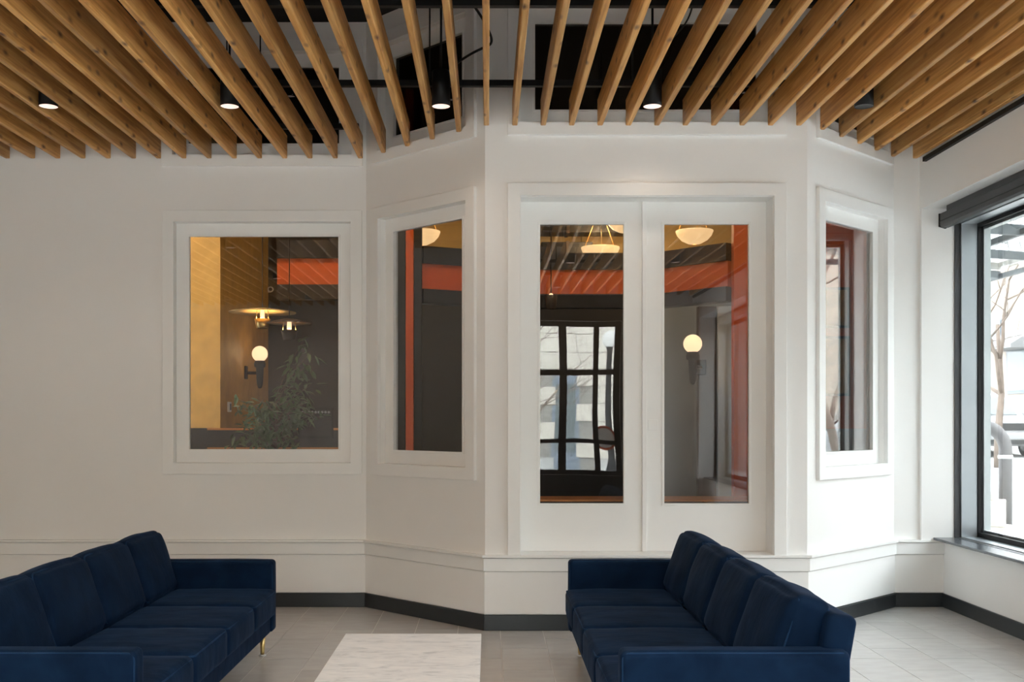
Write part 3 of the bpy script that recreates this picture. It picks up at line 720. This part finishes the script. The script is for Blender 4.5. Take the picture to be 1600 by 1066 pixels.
# pictures on the rust wall
for k, (z0, z1, lab) in enumerate(((2.42,2.82,'upper dark framed picture on the rust red wall'), (1.75,2.34,'lower dark framed picture on the rust red wall'))):
    e = empty('picture', (3.42,10.4,(z0+z1)/2), label=lab, cat='picture', group='pictures on the rust wall'); h = (z1-z0)/2
    fm = MB(); fm.box((-.14,-.025,-h), (-.115,-.001,h)); fm.box((.115,-.025,-h), (.14,-.001,h)); fm.box((-.115,-.025,-h), (.115,-.001,-h+.025)); fm.box((-.115,-.025,h-.025), (.115,-.001,h)); fm.build('frame', M['steel'], e)
    MB().box((-.115,-.014,-h+.025), (.115,-.006,h-.025)).build('print', M['paper'], e)
# ficus
e = empty('ficus_tree', px(432,600,9.75)*1.0, label='leafy green ficus in the gold room behind left window', cat='plant'); e.location.z = -.01
rnd = random.Random(3)
MB().lathe([(.14,0),(.17,.02),(.20,.36),(.185,.36),(.17,.3),(.0001,.3)], n=24, cap=False).build('pot', M['dark'], e)
tk = MB(); tk.tube([(0,0,.3),(.01,0,.8),(-.01,.01,1.3),(0,0,1.7)], [.022,.018,.015,.01], 8)
tips = []
def hides(p): return (p.x+.154)**2+(p.z-2.137)**2 < .115**2 or (abs(p.x+.154) < .06 and 1.72 < p.z < 2.13)
for k in range(40):
    a = rnd.uniform(0,2*PI); z0 = rnd.uniform(1.25,1.75); ln = rnd.uniform(.25,.5); up = rnd.uniform(-.05,.5)
    p0 = Vector((0,0,z0)); p2 = p0+Vector((math.cos(a)*ln, math.sin(a)*ln*.6, up*(1 if z0 > 1.4 else .5))); p1 = (p0+p2)/2+Vector((0,0,.06))
    if any(hides(p0*(1-t)**2+p1*2*t*(1-t)+p2*t*t) for t in (.4,.6,.8,1)): continue
    tk.tube([p0,p1,p2], [.007,.005,.002], 5); tips.append((p0,p1,p2))
tk.build('trunk', M['bark'], e)
lf = MB()
for p0, p1, p2 in tips:
    for k in range(20):
        t = rnd.uniform(.35,1.05); c = p0*(1-t)**2+p1*2*t*(1-t)+p2*t*t+Vector([rnd.uniform(-.06,.06) for _ in range(3)])
        if hides(c): continue
        R = Matrix.Translation(c) @ Matrix.Rotation(rnd.uniform(0,2*PI),4,'Z') @ Matrix.Rotation(rnd.uniform(-.2,1.1),4,'Y') @ Matrix.Rotation(rnd.uniform(-.5,.5),4,'X')
        s = rnd.uniform(.042,.066)
        lf.add([R @ Vector(q)*1 for q in ((0,0,0),(.5*s,.32*s,.05*s),(1.2*s,.28*s,0),(1.9*s,0,-.2*s),(1.2*s,-.28*s,0),(.5*s,-.32*s,.05*s))], [(0,1,2,3),(0,3,4,5)])
tag(lf.build('foliage', M['leaf'], e), kind='stuff')
# added fill spots, made up to light the room beyond
def add_fill_spot(x, y, z, en, label, tilt=(0,0), size=1.7):
    e = empty('fill_spot', (x,y,z), label=label, cat='spotlight', group='added fill spots of the room beyond')
    MB().lathe([(.045,.01),(.045,0),(.05,0),(.05,.12),(.0001,.12)], n=18, cap=False).build('housing', M['steel'], e); MB().lathe([(.044,.012),(.0001,.014)], n=18, cap=False).build('lens', M['lens'], e)
    MB().tube([(0,0,.12),(0,0,ZTOP-z)], .008, 6).build('stem', M['steel'], e)
    l = bpy.data.lights.new('fill_spot_lamp', 'SPOT'); l.energy = en; l.color = (1,.74,.45); l.spot_size = size; l.spot_blend = .7; l.shadow_soft_size = .05
    o = bpy.data.objects.new('fill_spot_lamp', l); C.objects.link(o); o.parent = e; o.location = (0,0,-.004); o.rotation_euler = (tilt[0], tilt[1], 0)
add_fill_spot(-3.3,9.6,4.3,105,'added fill spot shining on the gold wall',(.75,0))
add_fill_spot(-1.7,9.1,4.3,70,'added fill spot above the ficus tree',(.5,0))
add_fill_spot(-.3,9.2,4.3,34,'added fill spot before the shaded angled window beam',(.6,0))
add_fill_spot(1.0,9.3,4.3,34,'added fill spot before the centre orange beam',(.6,0))
add_fill_spot(2.2,9.0,4.3,34,'added fill spot before the slanting orange beam',(.6,0))
add_fill_spot(3.4,9.4,4.3,34,'added fill spot before the rust red wall',(.6,0))

# ------------------------------------------------------------------ outside, to the right: canopy, railing, cars, trees, facade
def gz(y): return max(0, min(1.6, (y-13)/13*.5))-.02
g = MB(); ys = [-40,-10,0,8.8,13,26,40,54,90]
for a, b in zip(ys[:-1], ys[1:]):
    for x0, x1 in ((4.05,10.9),(10.9,60)):
        g.add([(x0,a,gz(a)),(x1,a,gz(a)),(x1,b,gz(b)),(x0,b,gz(b))], [(0,1,2,3)])
tag(g.build('ground_street', M['concrete']), 'pale pavement and street outside the window', 'ground', kind='structure')
g = MB(); g.box((-60,-40,-.08), (4.05,-2.6,-.02)); tag(g.build('ground_rear', M['concrete']), 'pale pavement outside the rear storefront', 'ground', kind='structure')
# glass canopy
e = empty('glass_canopy', (4.06,9.5,3.34), label='frosted glass canopy on grey steel above the street window', cat='canopy')
for k in range(10):
    y = -7.2+k*1.3
    MB().prism([(0,.0),(2.1,-.12),(2.1,-.04),(0,.12)], 'y', y-.02, y+.02).build('canopy_rib', M['canopy_steel'], e)
    if k < 9:
        for q in range(2): MB().prism([(.02+q*1.05,.13-q*.08),(1.03+q*1.05,.05-q*.08),(1.03+q*1.05,.065-q*.08),(.02+q*1.05,.145-q*.08)], 'y', y+.03, y+1.27).build('canopy_panel', M['canopy'], e)
for x, z in ((1.04,-.03),(2.1,-.10)): MB().box((x-.02,-7.2,z-.03), (x+.02,4.5,z+.03)).build('canopy_purlin', M['canopy_steel'], e)
# bent pipe railing and stone block
def ground_at(x, y):
    Y = 10.0
    for _ in range(40): Y = (EYE-gz(Y))*F/(y-VY)
    return Vector(((x-VX)*Y/F, Y, gz(Y)))
b = ground_at(1571,828)
pr = Vector((-b.y, b.x, 0)).normalized()      # across the view, towards the left
e = empty('bent_pipe_rail', b, label='thick grey bent pipe railing outside the street window', cat='railing')
pp = [Vector((0,0,0)), Vector((0,0,.9)), Vector((0,0,1.08))]+[Vector((0,0,1.08))+pr*(.34*(1-math.cos(math.radians(a))))+Vector((0,0,.34*math.sin(math.radians(a)))) for a in range(10,91,10)]+[Vector((0,0,1.42))+pr*1.4]
MB().tube(pp, .085, 16).build('pipe', M['pipe'], e); MB().lathe([(.092,.96),(.094,.97),(.094,1.0),(.092,1.01)], n=18).build('pipe_sleeve', M['alu_light'], e)
st = b+pr*.12+Vector((0,-.45,0)); e = empty('stone_pedestal', (st.x,st.y,gz(st.y)), math.atan2(pr.y,pr.x), label='pale stone block pedestal at the foot of the pipe railing', cat='stone block')
MB().box((.0,-.3,0), (1.2,.3,.10)).build('plinth', M['stone'], e, .01); MB().box((.07,-.24,.10), (1.2,.24,.44)).build('block', M['stone'], e, .015); MB().box((.22,-.18,.44), (1.2,.18,.56)).build('cap_block', M['stone'], e, .015)
# white SUVs
def make_car(label):
    e = empty('parked_car', label=label, cat='car', group='white cars parked along the street')
    lower = [(-2.3,.42),(-2.34,.62),(-2.28,.92),(-2.15,1.0),(-1.1,1.10),(1.7,1.12),(2.25,1.08),(2.35,.9),(2.36,.45),(2.2,.3),(-2.1,.3)]
    # local: +y length with the nose at -y
    bm = MB(); n = len(lower)
    secs = [(-.93,.92),(-.90,1.0),(.90,1.0),(.93,.92)]
    vs = []
    for x, k in secs: vs += [(x, p[0]*k+(0), .66+(p[1]-.66)*k) for p in lower]
    fs = [tuple(range(n)), tuple(reversed(range(3*n,4*n)))]
    for s_ in range(3):
        for k in range(n): fs.append((s_*n+k, (s_+1)*n+k, (s_+1)*n+(k+1) % n, s_*n+(k+1) % n))
    bm.add(vs, fs)
    top = [(-1.15,1.09),(-.35,1.66),(-.1,1.73),(1.5,1.72),(1.95,1.62),(2.25,1.09)]; n2 = len(top); vs = []
    for x, xi in ((-1,-.9),(1,.9)): vs += [(xi-(.2*x*(p[1]-1.09)/.64), p[0], p[1]) for p in top]
    bm.add(vs, [tuple(range(n2)), tuple(reversed(range(n2,2*n2)))]+[(k, n2+k, n2+(k+1) % n2, (k+1) % n2) for k in range(n2)])
    bm.build('body', M['car'], e, .03)
    MB().add([(-.76,-1.125,1.13),(.76,-1.125,1.13),(.66,-.46,1.62),(-.66,-.46,1.62)], [(0,1,2,3)]).add([(-.76,-1.105,1.12),(.76,-1.105,1.12),(.66,-.44,1.61),(-.66,-.44,1.61)], [(3,2,1,0)]).build('windshield', M['car_glass'], e)
    for s in (-1, 1):
        for (a, b2) in ((-.85,.28),(.36,1.25),(1.33,1.95)):
            t = .92 if b2 < 1.9 else .7
            q = [(s*(.905),a,1.14),(s*(.905),b2,1.14),(s*.735,b2-(.0 if b2 < 1.9 else .2),1.60),(s*.735,a+(.55 if a < -.5 else .0),1.60)]
            q2 = [(x-s*.02,y,z) for x,y,z in q]
            MB().add(q+q2, [(0,1,2,3),(7,6,5,4),(0,1,5,4),(1,2,6,5),(2,3,7,6),(3,0,4,7)]).build('side_window', M['car_glass'], e)
        for y in (.15, 1.1): MB().box((s*.925-.015,y-.1,.93), (s*.925+.015,y+.1,.965)).build('door_handle', M['tyre'], e, .006)
        MB().rbox((.11,.06,.07), .04, 3, M=Matrix.Translation((s*1.05,-.72,1.15))).build('wing_mirror', M['car'], e)
        MB().rbox((.2,.06,.07), .03, 3, M=Matrix.Translation((s*.66,-2.22,.86))).build('headlight', M['chrome'], e)
        for y in (-1.45, 1.45):
            MB().lathe([(.2,-.11),(.33,-.11),(.36,-.08),(.36,.08),(.33,.11),(.2,.11)], n=24, M=Matrix.Translation((s*.85,y,.36)) @ Matrix.Rotation(PI/2,4,'Y')).build('wheel', M['tyre'], e)
            MB().lathe([(.21,-.115),(.2,.115)], n=18, M=Matrix.Translation((s*.855,y,.36)) @ Matrix.Rotation(PI/2,4,'Y')).build('wheel_hub', M['chrome'], e)
    MB().box((-.42,-2.36,.72), (.42,-2.25,.9)).build('grille', M['tyre'], e, .01); MB().rbox((.9,.1,.1), .06, 4, M=Matrix.Translation((0,-2.29,.56))).build('bumper', M['car'], e); MB().box((-.7,-2.37,.36), (.7,-2.2,.46)).build('lower_intake', M['tyre'], e)
    return e
c1 = make_car('white car parked nose on, seen through the street window'); c1.location = (13.45,29.4,gz(27)+.0)
c2 = copy_tree(c1); c2['label'] = 'white car reflected in the right angled window'; c2.location = (15.4,12.2,gz(12))
# bare trees
def tree(loc, h, seed, label, lean=0):
    rn = random.Random(seed); e = empty('bare_tree', loc, label=label, cat='tree', group='bare street trees')
    tr = MB(); br = MB()
    def grow(mb, p, d, ln, r, lev):
        pts_ = [p]; q = p.copy(); dd = d.copy()
        for k in range(4):
            dd = (dd+Vector([rn.uniform(-.16,.16) for _ in range(3)])+Vector((0,0,.05))).normalized(); q = q+dd*ln/4; pts_.append(q.copy())
        mb.tube(pts_, [r*(1-.14*k) for k in range(5)], 7 if lev < 2 else 4)
        if lev < 4:
            for k in range(3 if lev else 4):
                s = pts_[rn.choice((2,3,4))]; a = rn.uniform(0,2*PI); t = rn.uniform(.5,1.0)
                ax = dd.orthogonal().normalized(); nd = (Matrix.Rotation(a,3,dd) @ (Matrix.Rotation(t,3,ax) @ dd)).normalized(); nd.z = abs(nd.z)*.7+.1
                grow(br, s, nd.normalized(), ln*rn.uniform(.55,.75), r*.5, lev+1)
    grow(tr, Vector((0,0,0)), Vector((lean,0,1)).normalized(), h*.42, h*.0125, 0)
    tr.build('trunk', M['bark'], e); br.build('branches', M['bark'], e)
tree((11.7,24.2,gz(24.2)), 8, 5, 'bare street tree beside the parked car')
tree((10.3,10.4,gz(10.4)), 7, 9, 'bare street tree reflected in the right angled window')
tree((.9,-9.2,-.02), 6, 12, 'bare street tree outside the rear storefront')
# beige facade across the street
e = empty('beige_building', (22,30,0), label='beige building with grey awning across the street', cat='building')
MB().box((0,-45,-.5), (8,45,8.4)).build('facade', M['beige'], e)
wn = [(43.7,2.7,4.6,1.7),(45.6,4.65,5.75,.9),(40.2,2.7,4.6,1.7),(48.5,2.7,4.6,1.7)]+[(y,z,z+1.9,1.5) for y in range(-10,40,5) for z in (1.4,5.2)]
for y, z0, z1, ww in wn:
    o = MB().box((-.06,y-30-ww/2-.12,z0-.12), (.02,y-30+ww/2+.12,z1+.12)).build('window_surround', M['slate'], e); MB().box((-.08,y-30-ww/2,z0), (-.055,y-30+ww/2,z1)).build('pane', M['car_glass'], o)
for y in (43.6, 39.8): MB().prism([(0,5.2),(-1.1,4.55),(-1.1,4.4),(0,4.4)], 'y', y-30-1.4, y-30+1.4).build('awning', M['awning'], e)
# ------------------------------------------------------------------ outside the rear storefront (met only as a reflection)
e = empty('limestone_building', (0,-16.0,-.02), label='limestone block building reflected in the left door', cat='building')
MB().box((-20,-4,0), (25,-.04,6.4)).build('wall_core', M['stone_joint'], e)
row = 0; z = .0
while z < 6.4:
    hh = .36 if row == 0 else .54; x = -.6-(.65 if row % 2 else 0)
    while x < 6.2:
        if not (1.95 < x+.6 < 2.95 and z < 2.9): MB().box((x+.008,-.04,z+.008), (x+1.292,0,z+hh-.008)).build('stone_block', M['concrete'] if row == 0 else M['stone'], e)
        x += 1.3
    z += hh; row += 1
MB().box((1.9,-.1,0), (2.75,-.03,2.9)).build('blue_door', M['slate'], e); MB().box((2.0,-.04,.5), (2.62,-.02,2.6)).build('door_glass', M['car_glass'], e)
e = empty('street_lamp', (3.27,-12.4,-.02), label='black globe street lamp reflected in the left door', cat='street lamp')
MB().lathe([(.17,0),(.17,.2),(.12,.4),(.09,.5),(.075,2.4),(.07,3.4),(.1,3.5)], n=18).build('post', M['steel'], e); MB().lathe([(max(1e-4,.22*math.sin(PI*k/14)), 3.7-.22*math.cos(PI*k/14)) for k in range(15)], n=22, cap=False).build('globe', M['white_plastic'], e)
e = empty('window_sticker', (2.02,YR-.09,1.2), label='round white sticker with orange rim on storefront glass', cat='sticker')
MB().lathe([(.17,0),(.17,.003)], n=32, M=Matrix.Rotation(-PI/2,4,'X')).build('disc', M['white_plastic'], e); MB().lathe([(.165,0),(.205,0),(.205,.005),(.165,.005),(.165,0)], n=32, M=Matrix.Rotation(-PI/2,4,'X'), cap=False).build('rim', M['red'], e)
